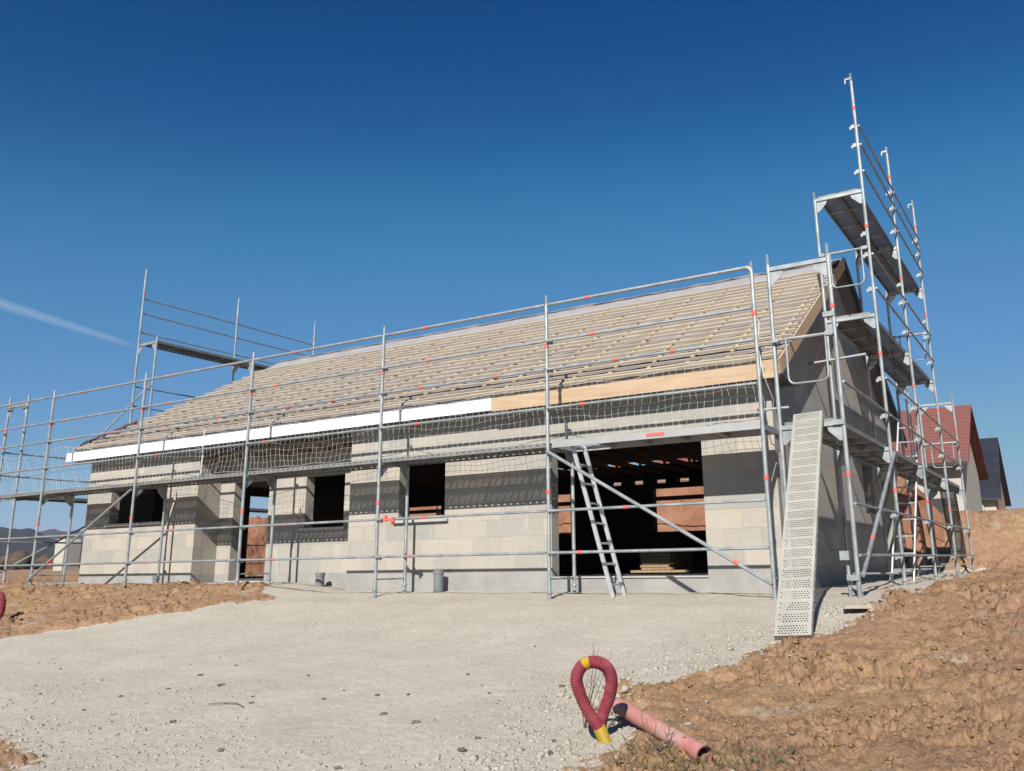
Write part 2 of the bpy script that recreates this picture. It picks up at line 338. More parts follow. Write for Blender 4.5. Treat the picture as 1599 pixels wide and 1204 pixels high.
# dark clods of mud dropped on the drive, one object each
CL = [(-3.34, -3.8), (-6.71, -4.16), (-6.03, -4.8), (-5.5, -5.05), (-4.46, -5.26), (-3.24, -4.52), (-2.1, -4.23), (-1.84, -4.15), (-1.19, -3.93), (-1.77, -3.43), (-1.61, -4.7), (-1.73, -2.38), (-4.5, -3.67), (-4.37, -4.52), (-4.58, -4.85), (-3.05, -4.7), (-3.91, -4.31), (-.47, -5.25), (-.52, -5.01), (-.69, -3.63), (-2.53, -4.17), (-2.5, -4.43), (-4.57, -4.03), (-1.2, -4.82), (-3.17, -5.34), (-2.1, -5.75), (-1.04, -5.74), (.1, -5.12), (0, -4.91)]
for i, (x, y) in enumerate(CL):
    b = bmesh.new(); bmesh.ops.create_icosphere(b, subdivisions=2, radius=1); sz = random.uniform(.011, .026)
    for v in b.verts: v.co *= 1+.5*(random.random()-.5); v.co.x *= sz*1.35; v.co.y *= sz; v.co.z *= sz*.55
    me = bpy.data.meshes.new('mud_clod'); b.to_mesh(me); b.free(); me.materials.append(M_CLOD)
    o = bpy.data.objects.new('mud_clod', me); COL.objects.link(o); o.location = (x, y, hgt(x, y)+sz*.3); o.rotation_euler = (0, 0, random.random()*3)
    tag(o, 'small dark clod of dried mud lying on the pale gravel drive', 'mud clod', 'dark mud clods on the gravel drive')
tag(MB().tube([(-3.42, -4.83, hgt(-3.42, -4.83)+.012), (-3.3, -4.80, hgt(-3.3, -4.8)+.02), (-3.15, -4.76, hgt(-3.15, -4.76)+.015), (-2.97, -4.84, hgt(-2.97, -4.84)+.01)], [.003, .005, .005, .003], 6).build('stick', M_TWIG, smooth=True), 'thin bent brown stick lying on the gravel drive', 'stick')
# distant hills
def hill(name, cpts, dist, col, seed):
    m = mat(name+'_forest', col, 1, 0, 0); g = G(m); g.l(g.ramp(g.noise(g.coord(), .02, 6), [(.35, tuple(c*.7 for c in col)), (.65, col)]), g.b.inputs['Base Color'])
    az = np.linspace(cpts[0][0], cpts[-1][0], 160); hh = np.interp(az, [c[0] for c in cpts], [c[1] for c in cpts])
    d = np.array([0, 120, 300, 500, 800, 1100]); prof = np.array([-.1, .35, .75, 1, .7, -.1])
    A, Dm = np.meshgrid(np.radians(az), dist+d, indexing='ij'); P = np.outer(hh, prof)
    P = P*(1+.10*fbm(A*40, Dm/200, 4, seed))+8
    o = grid_mesh(name, CP.x+Dm*np.sin(A)*-1, CP.y+Dm*np.cos(A), P, [m]); return tag(o, kind='structure')
hill('hills', [(54, 50), (57, 56), (59.5, 46), (60.5, 56), (61.2, 72), (61.8, 78), (62.5, 76), (63.2, 80), (64.5, 80), (67, 84), (72, 95), (80, 50)], 1500, (.05, .045, .045), 3)
hill('far_hills', [(52, 60), (55, 85), (57, 95), (59, 112), (60.2, 122), (61.5, 112), (64, 90), (68, 80)], 2600, (.06, .065, .06), 4)
hill('right_hills', [(-16, 60), (-8, 130), (-2, 140), (1.5, 132), (3, 120), (5, 104), (12, 60)], 2300, (.06, .07, .06), 5)

# ------------------------------------------------------------------ the house under construction
WF, WR, XR, XL = .95, 9.6, -.17, -15.0
def wall(name, axis, a0, a1, z0, z1, p0, p1, ops, m, parent, topfn=None, label=None):
    """block wall running along axis (0=x,1=y) from a0 to a1, thickness p0..p1 on the other axis, with rectangular openings"""
    A = sorted({a0, a1, *[o[0] for o in ops], *[o[1] for o in ops]}); Z = sorted({z0, z1, *[o[2] for o in ops], *[o[3] for o in ops]})
    solid = lambda i, j: 0 <= i < len(A)-1 and 0 <= j < len(Z)-1 and not any(o[0] <= (A[i]+A[i+1])/2 <= o[1] and o[2] <= (Z[j]+Z[j+1])/2 <= o[3] for o in ops)
    b = MB()
    P = lambda a, p, z: (a, p, z) if axis == 0 else (p, a, z)
    def quad(q): o = len(b.v); b.v += q; b.f.append([o, o+1, o+2, o+3]); b.m.append(0)
    for i in range(len(A)-1):
        for j in range(len(Z)-1):
            if not solid(i, j): continue
            x0, x1, y0, y1 = A[i], A[i+1], Z[j], Z[j+1]
            for p in (p0, p1): quad([P(x0, p, y0), P(x1, p, y0), P(x1, p, y1), P(x0, p, y1)])
            if not solid(i-1, j): quad([P(x0, p0, y0), P(x0, p1, y0), P(x0, p1, y1), P(x0, p0, y1)])
            if not solid(i+1, j): quad([P(x1, p0, y0), P(x1, p1, y0), P(x1, p1, y1), P(x1, p0, y1)])
            if not solid(i, j-1): quad([P(x0, p0, y0), P(x1, p0, y0), P(x1, p1, y0), P(x0, p1, y0)])
            if not solid(i, j+1): quad([P(x0, p0, y1), P(x1, p0, y1), P(x1, p1, y1), P(x0, p1, y1)])
    o = b.build(name, m, parent, label=label)
    bm = bmesh.new(); bm.from_mesh(o.data); bmesh.ops.remove_doubles(bm, verts=bm.verts, dist=1e-4); bmesh.ops.recalc_face_normals(bm, faces=bm.faces); bm.to_mesh(o.data); bm.free()
    return o
H = thing('house', 'unfinished block bungalow with bare roof battens standing behind scaffolding', 'house', loc=(-7.5, 5, 0)); HP = H
def hb(mb, name, mats, smooth=False, label=None):
    o = mb.build(name, mats, None, smooth, label); o.parent = H; o.matrix_parent_inverse = Matrix.Translation(-Vector(H.location)); return o
def hwall(*a, **k):
    o = wall(*a, H, **k); o.matrix_parent_inverse = Matrix.Translation(-Vector(H.location)); return o
H.location = (-7.5, 5, 0)
ZB, ZT = -.15, 2.5
hwall('front_wall', 0, -7.5, XR, ZB, ZT, WF, WF+.2, [(-3.53, -1.17, .28, 2.10), (-6.42, -5.48, 1.17, 2.10)], M_BX, label='front block wall with the garage opening')
hwall('front_wall', 0, -11.45, -7.502, ZB, ZT, 1.48, 1.68, [(-11.05, -10.07, .24, 2.10), (-9.10, -8.14, 1.15, 2.10)], M_BX, label='recessed front wall with doorway')
hwall('front_wall', 0, XL, -11.45, ZB, ZT, WF, WF+.2, [(-14.18, -12.42, 1.38, 2.10)], M_BX, label='projecting front wall at the far end')
hwall('return_wall', 1, WF+.002, 1.479, ZB, ZT-.002, -11.65, -11.452, [], M_BY)
hwall('return_wall', 1, WF+.202, 1.7, ZB, ZT-.002, -7.498, -7.3, [], M_BY)
hwall('rear_wall', 0, XL, XR, ZB, 2.78, WR-.2, WR, [(-5.75, -4.2, 1.17, 2.2), (-9.0, -8.05, 1.17, 2.2), (-13.5, -12.2, 1.5, 2.1)]+[(-6.9+.6*i, -6.9+.6*i+.3, 2.32, 2.42) for i in range(11)], M_INTSHADE)
RS = .60; EY = .66
def roofz(y): return 2.915+RS*((y-EY) if y <= 5.27 else (2*5.27-y-EY))
hwall('gable_wall', 1, WF+.202, WR-.202, ZB, ZT-.003, XR-.2, XR-.002, [(6.2, 7.1, 1.25, 2.15), (7.9, 8.8, .28, 2.15)], M_BY)
hwall('gable_wall', 1, WF+.202, WR-.202, ZB, ZT-.003, XL+.002, XL+.2, [(4.7, 6.1, .28, 2.25)], M_BY)
hwall('front_wall', 0, -7.5, XR-.004, 2.502, 2.79, WF+.004, WF+.19, [], M_BX, label='wall head under the eaves')
hwall('front_wall', 0, -11.45, -7.504, 2.502, 2.79, 1.484, 1.67, [], M_BX, label='wall head under the eaves')
hwall('front_wall', 0, XL, -11.454, 2.502, 2.79, WF+.004, WF+.19, [], M_BX, label='wall head under the eaves')
hwall('return_wall', 1, WF+.2, 1.48, 2.5, 2.78, -11.64, -11.456, [], M_BY)
for x0, nm in ((XR-.198, 'gable'), (XL+.3, 'gable')):
    off = .17
    hb(MB().prism([(x0, 1.0, ZT), (x0, WR-.05, ZT), (x0, WR-.05, roofz(WR-.05)-off), (x0, 5.27, roofz(5.27)-off), (x0, 1.0, roofz(1.0)-off)], (.195, 0, 0)), nm, M_BY)
hb(MB().b2((XL+.003, WF+.2, 2.499), (XL+.52, WR-.3, 2.52)), 'gable_plate', M_SILL)
hb(MB().prism([(XL+.201, WF+.21, .1), (-11.66, WF+.21, .1), (-11.66, 1.71, .1), (-7.29, 1.71, .1), (-7.29, WF+.21, .1), (XR-.201, WF+.21, .1), (XR-.201, WR-.21, .1), (XL+.201, WR-.21, .1)], (0, 0, .18)), 'floor_slab', M_INTSHADE)
hb(MB().b2((-3.53, .93, .262), (-1.17, 1.149, .283)), 'threshold', M_SILL)
hb(MB().b2((-11.05, 1.40, .2), (-10.07, 1.679, .243)), 'threshold', M_SILL)
for a, b_, zz, yy in ((-6.5, -5.4, 1.17, WF), (-9.2, -8.06, 1.15, 1.48), (-14.26, -12.34, 1.38, WF)):
    hb(MB().prism([(a, yy-.06, zz-.035), (a, yy+.19, zz-.035), (a, yy+.19, zz+.03), (a, yy-.06, zz+.005)], (b_-a, 0, 0)), 'window_sill', M_SILL)
# unseen partition and ceiling board added to keep rooms dark, shade in their colour
hwall('shading_partition', 0, -14.7, -11.7, .285, 2.45, 2.3, 2.42, [], M_INTSHADE)
hb(MB().b2((-14.7, 1.75, 2.44), (-7.05, 6.55, 2.46)), 'shading_ceiling', M_DARK)
# trusses
for k in range(25):
    x = -.6-.6*k
    if x < -14.8: break
    b = MB(); r = .11
    for s_ in (1, -1):
        y0 = EY+.02 if s_ == 1 else 2*5.27-EY-.02
        p0 = Vector((x, y0, roofz(y0)-.09)); p1 = Vector((x, 5.27-.0*s_, roofz(5.27)-.09)); d = p1-p0
        ang = math.atan2(d.z, d.y); b.box((p0+p1)/2, (.036, d.length, .12), rot=Matrix.Rotation(ang, 3, 'X'))
    b.box((x, 5.27, 2.55), (.036, 8.6, .10))
    for ya, yb in ((2.6, 3.9), (4.0, 5.1), (7.94, 6.64), (6.54, 5.44)):
        p0 = Vector((x+.037, ya, 2.6)); p1 = Vector((x+.037, yb, roofz(yb)-.14)); b.tube([p0, p1], .035, 4)
    hb(b, 'roof_truss', M_TIMBER)
# membrane: slightly sagging sheet, front and rear
def memb(front):
    nx, ny = 130, 34; xs = np.linspace(XL-.45, .04, nx); ts = np.linspace(0, 1, ny)
    X, T = np.meshgrid(xs, ts, indexing='ij'); Yf = EY+.03+(5.33-EY-.03)*T
    xl = -15.45+1.15*np.clip(T*1.3, 0, 1); X = xl+(X-xs[0])/(xs[-1]-xs[0])*(.04-xl)
    Z = 2.915+RS*(np.minimum(Yf, 5.27)-EY)+.004*fbm(X*3, T*8, 3, 7)-.008*np.abs(np.sin((X-.3)*math.pi/.6))+np.where(Yf > 5.2, .012+.02*fbm(X*1.4, T*2, 3, 12), 0)*1.0
    if not front: Yf = 2*5.27-Yf
    o = grid_mesh('roof_membrane', X, Yf, Z-.0, [M_MEMB]); o.parent = H; o.matrix_parent_inverse = Matrix.Translation(-Vector(H.location))
    md = o.modifiers.new('thick', 'SOLIDIFY'); md.thickness = .006; md.offset = -1
    return o
memb(True); memb(False)
def xleft(y): return -15.45+1.15*min(1, max(0, (y-EY)/4.67*1.3))
ca, sa = 1/math.hypot(1, RS), RS/math.hypot(1, RS); NV = Vector((0, -sa, ca)); RT = Matrix.Rotation(math.atan(RS), 3, 'X')
def onroof(x, y, h): return Vector((x, y, roofz(y)))+NV*h
for k in range(26):   # counter battens up the slope
    x = -.12-.6*k; y0, y1 = .80, 4.54
    while xleft(y1) > x-.05 and y1 > y0: y1 -= .1
    if y1-y0 < .4: continue
    L = (y1-y0)/ca; xx = x+random.uniform(-.02, .02)
    hb(MB().box(onroof(xx, (y0+y1)/2, .0195), (.045, L, .033), rot=RT@Matrix.Rotation(random.uniform(-.004, .004), 3, 'Z')), 'counter_batten', M_CBATT if x > -8.5 else M_BATTY)
NB = 18; rows = [.745, .86]+[1.05+(4.48-1.05)*i/(NB-1) for i in range(NB)]
for k, yb in enumerate(rows):   # tile battens, each row of 3-4 m lengths
    b = MB(); x = xleft(yb)+random.uniform(0, .12); xe = .06-random.uniform(0, .03) if k < 2 or k > 17 else .05
    while x < xe-.05:
        L = random.choice([2.4, 3.0, 3.6, 4.2]); x2 = min(x+L, xe); sg = random.uniform(-.010, .010); b.mi = 0 if random.random() < .5+.035*(-x-4) else 1
        n = max(2, int((x2-x)/.6)+1); xs = [x+(x2-x)*i/n for i in range(n+1)]; dz = [random.uniform(-.004, .006) for _ in xs]
        for i in range(n):
            pa = onroof(xs[i], yb+sg*i/n+dz[i]*1.2, .052+dz[i]); pb = onroof(xs[i+1], yb+sg*(i+1)/n+dz[i+1]*1.2, .052+dz[i+1]); d = pb-pa
            ez = NV; ex = d.normalized(); ey = ez.cross(ex).normalized(); ez = ex.cross(ey); b.box((pa+pb)/2, (d.length-.001, .060, .034), rot=Matrix((ex, ey, ez)).transposed())
        x = x2+random.uniform(.002, .012)
    hb(b, 'tile_batten', [M_BATT, M_BATTY])
# verge board, fascias, soffit
p0 = Vector((.065, EY-.02, roofz(EY)-.02)); p1 = Vector((.065, 5.27, roofz(5.27))); d = p1-p0
hb(MB().box((p0+p1)/2+Vector((0, 0, -.055)), (.024, d.length, .19), rot=RT), 'verge_board', M_WOODF)
hb(MB().box(((p0+p1)/2).x*Vector((0, 0, 0))+Vector((.065, (3*5.27+0-EY)/2+.0, (roofz(EY)+roofz(5.27))/2-.055)), (.024, d.length-.02, .19), rot=Matrix.Rotation(-math.atan(RS), 3, 'X')), 'verge_board', M_DARK)
hb(MB().box((-.02, 4.87, 5.50), (.12, .35, .03), rot=RT), 'verge_flashing', M_DARK)
ft = 2.935; fb_ = 2.732
for a, c, m_, lb in ((-4.38, .052, M_WOODF, 'bare wooden fascia board'), (-9.2, -4.384, M_WHITE, 'white fascia board'), (-15.45, -9.204, M_WHITE, 'white fascia board')):
    hb(MB().b2((a, EY-.022, fb_-(.022 if m_ is M_WOODF else 0)), (c, EY, ft+(.012 if m_ is M_WOODF else 0))), 'fascia', m_, label=lb)
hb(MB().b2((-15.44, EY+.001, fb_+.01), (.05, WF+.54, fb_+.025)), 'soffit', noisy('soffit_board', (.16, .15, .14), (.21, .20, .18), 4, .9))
# ragged row of dark red verge tiles at the far lower corner
for k in range(6):
    yy = .95+.17*k; o = hb(MB().box(onroof(xleft(yy)+.12, yy, .09), (.16, .20, .018), rot=RT@Matrix.Rotation(random.uniform(-.2, .2), 3, 'X')@Matrix.Rotation(random.uniform(-.4, .4), 3, 'Z')), 'verge_tile', M_RTILE)
tst = hb(MB().b2((-1.16, .945, 2.06), (-.16, .96, 2.10)), 'lintel_edge', M_SILL)

# ------------------------------------------------------------------ scaffolding
def gusset(b, corner, dx, dz, s_=.17, axis=0):   # perforated triangular plate under a transom
    c = Vector(corner); u = Vector((1, 0, 0)) if axis == 0 else Vector((0, 1, 0)); t = Vector((0, 1, 0)) if axis == 0 else Vector((1, 0, 0))
    b.prism([c-t*.004, c+u*dx*s_-t*.004, c+u*dx*s_*.9+Vector((0, 0, dz*s_*.35))-t*.004, c+u*dx*s_*.2+Vector((0, 0, dz*s_*1.05))-t*.004, c+Vector((0, 0, dz*s_))-t*.004], t*.008)
def loop(b, c, axis, hgt_=.2): pass
# shared perforated deck board, along local x from 0..L, width .30, top at z=0
def deck_mesh(L=2.96, W=.30, hole=.0045, name='deck_board', seed=1):
    b = MB(); ng = 24; rows_per = 4; px = .0245; V = b.v; F = b.f
    x = 0.; gl = L/ng; mar = .028; nc = 10; cw = (W-2*mar)/nc
    def q(x0, y0, x1, y1): o = len(V); V.extend([(x0, y0, 0), (x1, y0, 0), (x1, y1, 0), (x0, y1, 0)]); F.append([o, o+1, o+2, o+3]); b.m.append(0)
    for g_ in range(ng):
        x0 = g_*gl; xa = x0+(gl-rows_per*px)/2; xb = xa+rows_per*px
        q(x0, -W/2, xa, W/2); q(xb, -W/2, x0+gl, W/2); q(xa, -W/2, xb, -W/2+mar); q(xa, W/2-mar, xb, W/2)
        for r_ in range(rows_per):
            for c_ in range(nc):
                cx0, cx1 = xa+r_*px, xa+(r_+1)*px; cy0 = -W/2+mar+c_*cw; cy1 = cy0+cw
                if (c_+r_) % 2 == 0 and False: q(cx0, cy0, cx1, cy1); continue
                mx = (cx0+cx1)/2; my = (cy0+cy1)/2+(cw*.22 if r_ % 2 else -cw*.22); o = len(V)
                V.extend([(cx0, cy0, 0), (cx1, cy0, 0), (cx1, cy1, 0), (cx0, cy1, 0)])
                for a in range(8): an = math.radians(-112.5+45*a); V.append((mx+hole*math.cos(an), my+hole*math.sin(an), 0))
                # hole verts 0,1 bottom; 2,3 right; 4,5 top; 6,7 left
                for s_ in range(4):
                    a0 = o+4+2*s_; F.append([o+s_, o+(s_+1) % 4, a0+1, a0]); F.append([o+(s_+1) % 4, o+4+(2*s_+2) % 8, a0+1]); b.m += [0, 0]
    # side flanges with slots
    for sy in (-1, 1):
        y = sy*(W/2-.001); hgt_ = .06; n = 26; st = L/n
        b.b2((0, y-.0012, -.018), (L, y+.0012, -.0005)); b.b2((0, y-.0012, -hgt_), (L, y+.0012, -.034))
        for i in range(n+1):
            xa = max(0, i*st-.035); xb = min(L, i*st+.04); 
            if xb-xa > .004: b.b2((xa, y-.0012, -.034), (xb, y+.0012, -.018))
        b.b2((0, y-sy*.014-.006, -hgt_-.0022), (L, y-sy*.014+.006, -hgt_))
    for xe in (.004, L-.004): b.b2((xe-.003, -W/2+.004, -.055), (xe+.003, W/2-.004, -.001))
    for xe in (L*.25, L*.5, L*.75): b.b2((xe-.012, -W/2+.01, -.05), (xe+.012, W/2-.01, -.04))
    me = b.build(name, M_STEELD).data; o = [o for o in COL.objects if o.data == me][0]; bpy.data.objects.remove(o); me.name = name
    return me
DECK = deck_mesh(); DECK.use_fake_user = False
def band(b, p, r=.031, h=.055): b.tube([(p[0], p[1], p[2]-h/2), (p[0], p[1], p[2]+h/2)], r, 10)
def frame(parent, axis, pos, ia, oa, zb, zt_in, zt_out, levels, rb=.026, gz=(1, 1), bottom=True):
    """one scaffold frame: inner post at ia, outer post at oa (coordinate across), standing at pos (coordinate along)"""
    P = (lambda a, z: (pos, a, z)) if axis == 0 else (lambda a, z: (a, pos, z))
    b = MB(); sgn = 1 if ia > oa else -1
    zi = zb if not isinstance(zb, tuple) else zb[0]; zo = zb if not isinstance(zb, tuple) else zb[1]
    b.tube([P(ia, zi+.02), P(ia, zt_in)], rb); b.tube([P(oa, zo+.02), P(oa, zt_out)], rb)
    for a, zt_ in ((ia, zt_in), (oa, zt_out)): b.tube([P(a, zt_), P(a, zt_+.14)], .019, 6)
    lo, hi = min(ia, oa), max(ia, oa)
    for z in levels:
        b.b2(*[(P(lo+.02, z-.055)[0]-(.022 if axis == 0 else 0), P(lo+.02, 0)[1]-(.022 if axis == 1 else 0), z-.055), (P(hi-.02, 0)[0]+(.022 if axis == 0 else 0), P(hi-.02, 0)[1]+(.022 if axis == 1 else 0), z-.005)]) if axis == 0 else b.b2((lo+.02, pos-.022, z-.055), (hi-.02, pos+.022, z-.005))
        for a, dr in ((lo+.02, 1), (hi-.02, -1)): gusset(b, P(a, z-.055), dr, -1, .17, 1 if axis == 0 else 0)
    if bottom: b.tube([P(lo, max(zi, zo)+.2), P(hi, max(zi, zo)+.2)], .013, 6)
    # coupler wedges
    o = b.build('frame', M_STEEL, parent, True)
    for z in list(levels)+[levels[-1]+2 if zt_out > levels[-1]+1.2 else None]:
        if z is None: continue
        bb = MB(); band(bb, P(oa, z-1+.38)); bb.build('red_band', M_RED, o, True)
    for a, z in ((ia, zi), (oa, zo)):
        bp = MB(); bp.tube([P(a, z), P(a, z+.10)], .019, 6); bp.tube([P(a, z+.09), P(a, z+.115)], .042, 8); c = P(a, z); bp.box((c[0], c[1], c[2]+.004), (.15, .15, .008))
        bp.build('base_plate', M_STEEL, o, True)
    return o
CLIPM = {}
def clip(parent, p, d):
    if d not in CLIPM:
        b = MB(); clipmesh(b, (0, 0, 0), d); o = b.build('coupler', M_STEEL); CLIPM[d] = o.data; bpy.data.objects.remove(o)
    return inst(CLIPM[d], 'coupler', parent, p)
def clipmesh(b, p, d, s_=.03):
    p = Vector(p); b.box(p+Vector(d)*.045, (.05 if abs(d[0]) else .035, .05 if abs(d[1]) else .035, .06)); b.box(p+Vector(d)*.08+Vector((0, 0, -.02)), (.03, .03, .05))
def rail(parent, a, b_, r=.019, reds=1, clips=None, name='guard_rail', mark=.3):
    mb = MB(); a = Vector(a); b_ = Vector(b_); mb.tube([a, b_], r, 7); mb.mi = 1
    for i in range(reds): t = mark if i == 0 else 1-mark; p = a.lerp(b_, t); d = (b_-a).normalized(); mb.tube([p-d*.036, p+d*.036], r+.003, 8)
    mb.mi = 0
    return mb.build(name, [M_STEEL, M_RED], parent, True)
def deck(parent, x0, y0, z, axis, side, L=3.0, name='deck_board'):
    out = []
    for k in range(2):
        off = side*(.185+.315*k)
        o = inst(DECK, name, parent, (x0+.02, y0+off, z) if axis == 0 else (x0+off, y0+.02, z), 0 if axis == 0 else math.pi/2)
        if abs(L-3) > .01: o.scale = ((L-.04)/2.96, 1, 1)
        out.append(o)
    return out
FS = thing('scaffold', 'long galvanised scaffold with netted deck along the front wall', 'scaffold')
XS = [-.02, -3.0, -6.0, -9.0, -12.0, -15.05]; YO, YI = 0., .66
zg = [(.06, -.08), (.07, .0), (.08, .02), (.18, .17), (.20, .19), (.2, .19)]
for i, x in enumerate(XS):
    frame(FS, 0, x, YI, YO, zg[i], 2.0, 4.0 if i else 3.93, [2.02])
RL = [(.60, .019), (1.14, .019), (2.52, .019), (3.06, .021), (3.46, .021), (4.0, .024)]
for i in range(5):
    xa, xb = XS[i+1], XS[i]
    for k, (z, r) in enumerate(RL):
        rail(FS, (xa+.02, -.045 if z < 4 else 0, z), (xb-.02, -.045 if z < 4 else 0, z-(0 if z < 4 else 0)), r, 2 if z == 3.06 else 1, mark=[.22, .36, .22, .3, .25, .28][k]+.06*((i*7+k*3) % 5-2)/2)
MB().tube([(-.12, 0, 4.0), (-.07, 0, 3.995), (-.035, 0, 3.97), (-.02, 0, 3.92)], .026).build('rail_bend', M_STEEL, FS, True)
for i, x in enumerate(XS):
    for z, r in RL[:-1]: clip(FS, (x, 0, z), (1, 0, 0)) if i else None
for z in (2.52, 3.06, 3.46, 4.0): rail(FS, (-17.4, -.045, z), (XS[5]-.02, -.045, z), .02)
for z in (.60, 1.14): rail(FS, (-17.4, -.045, z), (XS[5], -.045, z), .016, 0)
for i in range(1, 5): deck(FS, XS[i+1], YO, 2.06, 0, 1)
for d in deck(FS, -17.2, YO, 2.06, 0, 1, 2.1): pass
# alu trap-door deck in the first bay
b = MB(); x0, x1 = XS[1]+.04, XS[0]-.04
for y in (.05, .62): b.b2((x0, y-.014, 1.985), (x1, y+.014, 2.075))
b.b2((x0+.62, .065, 2.055), (x1, .605, 2.068)); b.b2((x0, .065, 1.99), (x0+.03, .605, 2.06)); b.b2((x1-.03, .065, 1.99), (x1, .605, 2.05))
for k in range(4): b.b2((x0+.62+.55*k, .065, 2.0), (x0+.66+.55*k, .605, 2.05))
td = b.build('trapdoor_deck', noisy('deck_alu', (.50, .50, .50), (.62, .62, .60), 4, .5, .3), FS, label='smooth aluminium deck with ladder hatch')
MB().b2((-1.55, .030, 2.015), (-1.30, .0355, 2.055)).build('red_plate', M_RED, td)
rail(FS, (XS[1]+.02, -.06, 1.93), (XS[0]-.0, -.06, .20), .023, 1, name='diagonal_brace', mark=.86)
rail(FS, (XS[5]+.02, -.06, .32), (XS[4]-.02, -.06, 1.92), .023, 1, name='diagonal_brace', mark=.22)
# toe line: slack rope ends at decks are part of the net
# ---- gable scaffold
XI_, XO = .13, .87
YG = [.21, 3.10, 6.08, 9.02, 11.97]
GS_ = thing('scaffold', 'tall galvanised scaffold climbing along the right gable wall to ridge height', 'scaffold')
tops = [(4.05, 4.05), (6.0, 7.88), (6.0, 7.88), (6.0, 7.88), (4.05, 4.05)]
lv = [[2.02, 4.02], [2.02, 4.02, 6.02], [2.02, 4.02, 6.02], [2.02, 4.02, 6.02], [2.02, 4.02]]
gb = [(-.02, -.10), (.06, .06), (.08, .08), (.1, .1), (.12, .12)]
for i, y in enumerate(YG): frame(GS_, 1, y, XI_, XO, gb[i], tops[i][0], tops[i][1], lv[i], bottom=i > 0)
def gdeck(z, i):
    for k in range(2): inst(DECK, 'deck_board', GS_, (XI_+.20+.315*k, YG[i]+.02, z+.04), math.pi/2).scale = ((YG[i+1]-YG[i]-.04)/2.96, 1, 1)
for z, ii in ((2.02, (0, 1, 2, 3)), (4.02, (1, 2)), (6.02, (1, 2))):
    for i in ii: gdeck(z, i)
for z, ii in ((.50, (0, 1, 2, 3)), (1.07, (0, 1, 2, 3)), (2.48, (0, 1, 2, 3)), (3.03, (1, 2, 3)), (4.41, (1, 2)), (4.96, (1, 2)), (6.33, (1, 2)), (6.78, (1, 2)), (7.10, (1, 2))):
    for i in ii: rail(GS_, (XO+.04, YG[i]+.02, z), (XO+.04, YG[i+1]-.02, z), .017, 0)
for i in range(1, 5):
    for z in ((.50, 1.07, 2.48, 3.03) + ((4.41, 4.96, 6.33, 6.78, 7.10, 5.3) if i < 4 else ())): clip(GS_, (XO, YG[i], z-.01), (-1, 0, 0))
    if i < 4: MB().box((XO-.045, YG[i], 7.93), (.09, .035, .03)).box((XO-.088, YG[i], 7.89), (.02, .031, .07)).build('post_cap', M_STEEL, GS_)
rail(GS_, (XO+.05, YG[0]+.02, .28), (XO+.05, YG[1]-.02, 1.93), .024, 1, name='diagonal_brace', mark=.25)
def gate(y, z, x0=XI_, x1=XO):
    b = MB(); b.tube([(x0, y-.04, z), (x1, y-.04, z)], .021, 8); xa, xb = x0+.22*(x1-x0), x0+.86*(x1-x0); zl = z-.56
    pts = [(xa, y-.05, z), (xa, y-.05, zl+.10)]+[(xa+.08*(1-math.cos(t)), y-.05, zl+.08*(1-math.sin(t))) for t in (.4, .9, 1.4)]+[(xb-.08*(1-math.cos(t)), y-.05, zl+.08*(1-math.sin(t))) for t in (1.4, .9, .4)]+[(xb, y-.05, zl+.10), (xb, y-.05, z)]
    b.tube(pts, .014, 8); b.box((x0+.04, y-.04, z), (.07, .06, .05)); b.box((x1-.06, y-.04, z), (.09, .06, .05)); return b.build('end_gate', M_STEEL, GS_, True)
gate(YG[0], 3.06); gate(YG[1], 5.05); gate(YG[4], 3.06); gate(YG[3]+.1, 5.05)
rail(GS_, (-.165, 3.03, 3.36), (XI_+.55, 3.03, 3.40), .022, 0, name='wall_tie')
rail(GS_, (-.165, .3, 2.25), (XI_+.1, .3, 2.25), .018, 0, name='wall_tie')
b = MB().tube([(XI_+.07, .25, -.05), (XI_+.07, .25, .1)], .02); b = MB()
b.tube([(XO-.11, YG[0]+.05, -.02), (XO-.11, YG[0]+.05, .52)], .021, 8); b.box((XO-.12, YG[0]-.01, .5), (.10, .07, .10)); b.build('side_bracket', M_STEEL, GS_, True)
for z in (.26, 2.0, 3.3): MB().box((XO-.05, YG[0]-.01, z), (.13, .06, .06)).build('swivel_coupler', M_STEEL, GS_)
# inner guard frames beside the ladder on the far bays (vertical ladder frame)
b = MB()
for yy in (9.4, 9.75): b.tube([(XI_+.1, yy, 2.1), (XI_+.1, yy, 4.6)], .018, 6)
for k in range(8): b.tube([(XI_+.1, 9.4, 2.3+.29*k), (XI_+.1, 9.75, 2.3+.29*k)], .012, 6)
tag(b.build('ladder', M_ALU, smooth=True), 'short upper ladder standing on the gable scaffold deck', 'ladder')
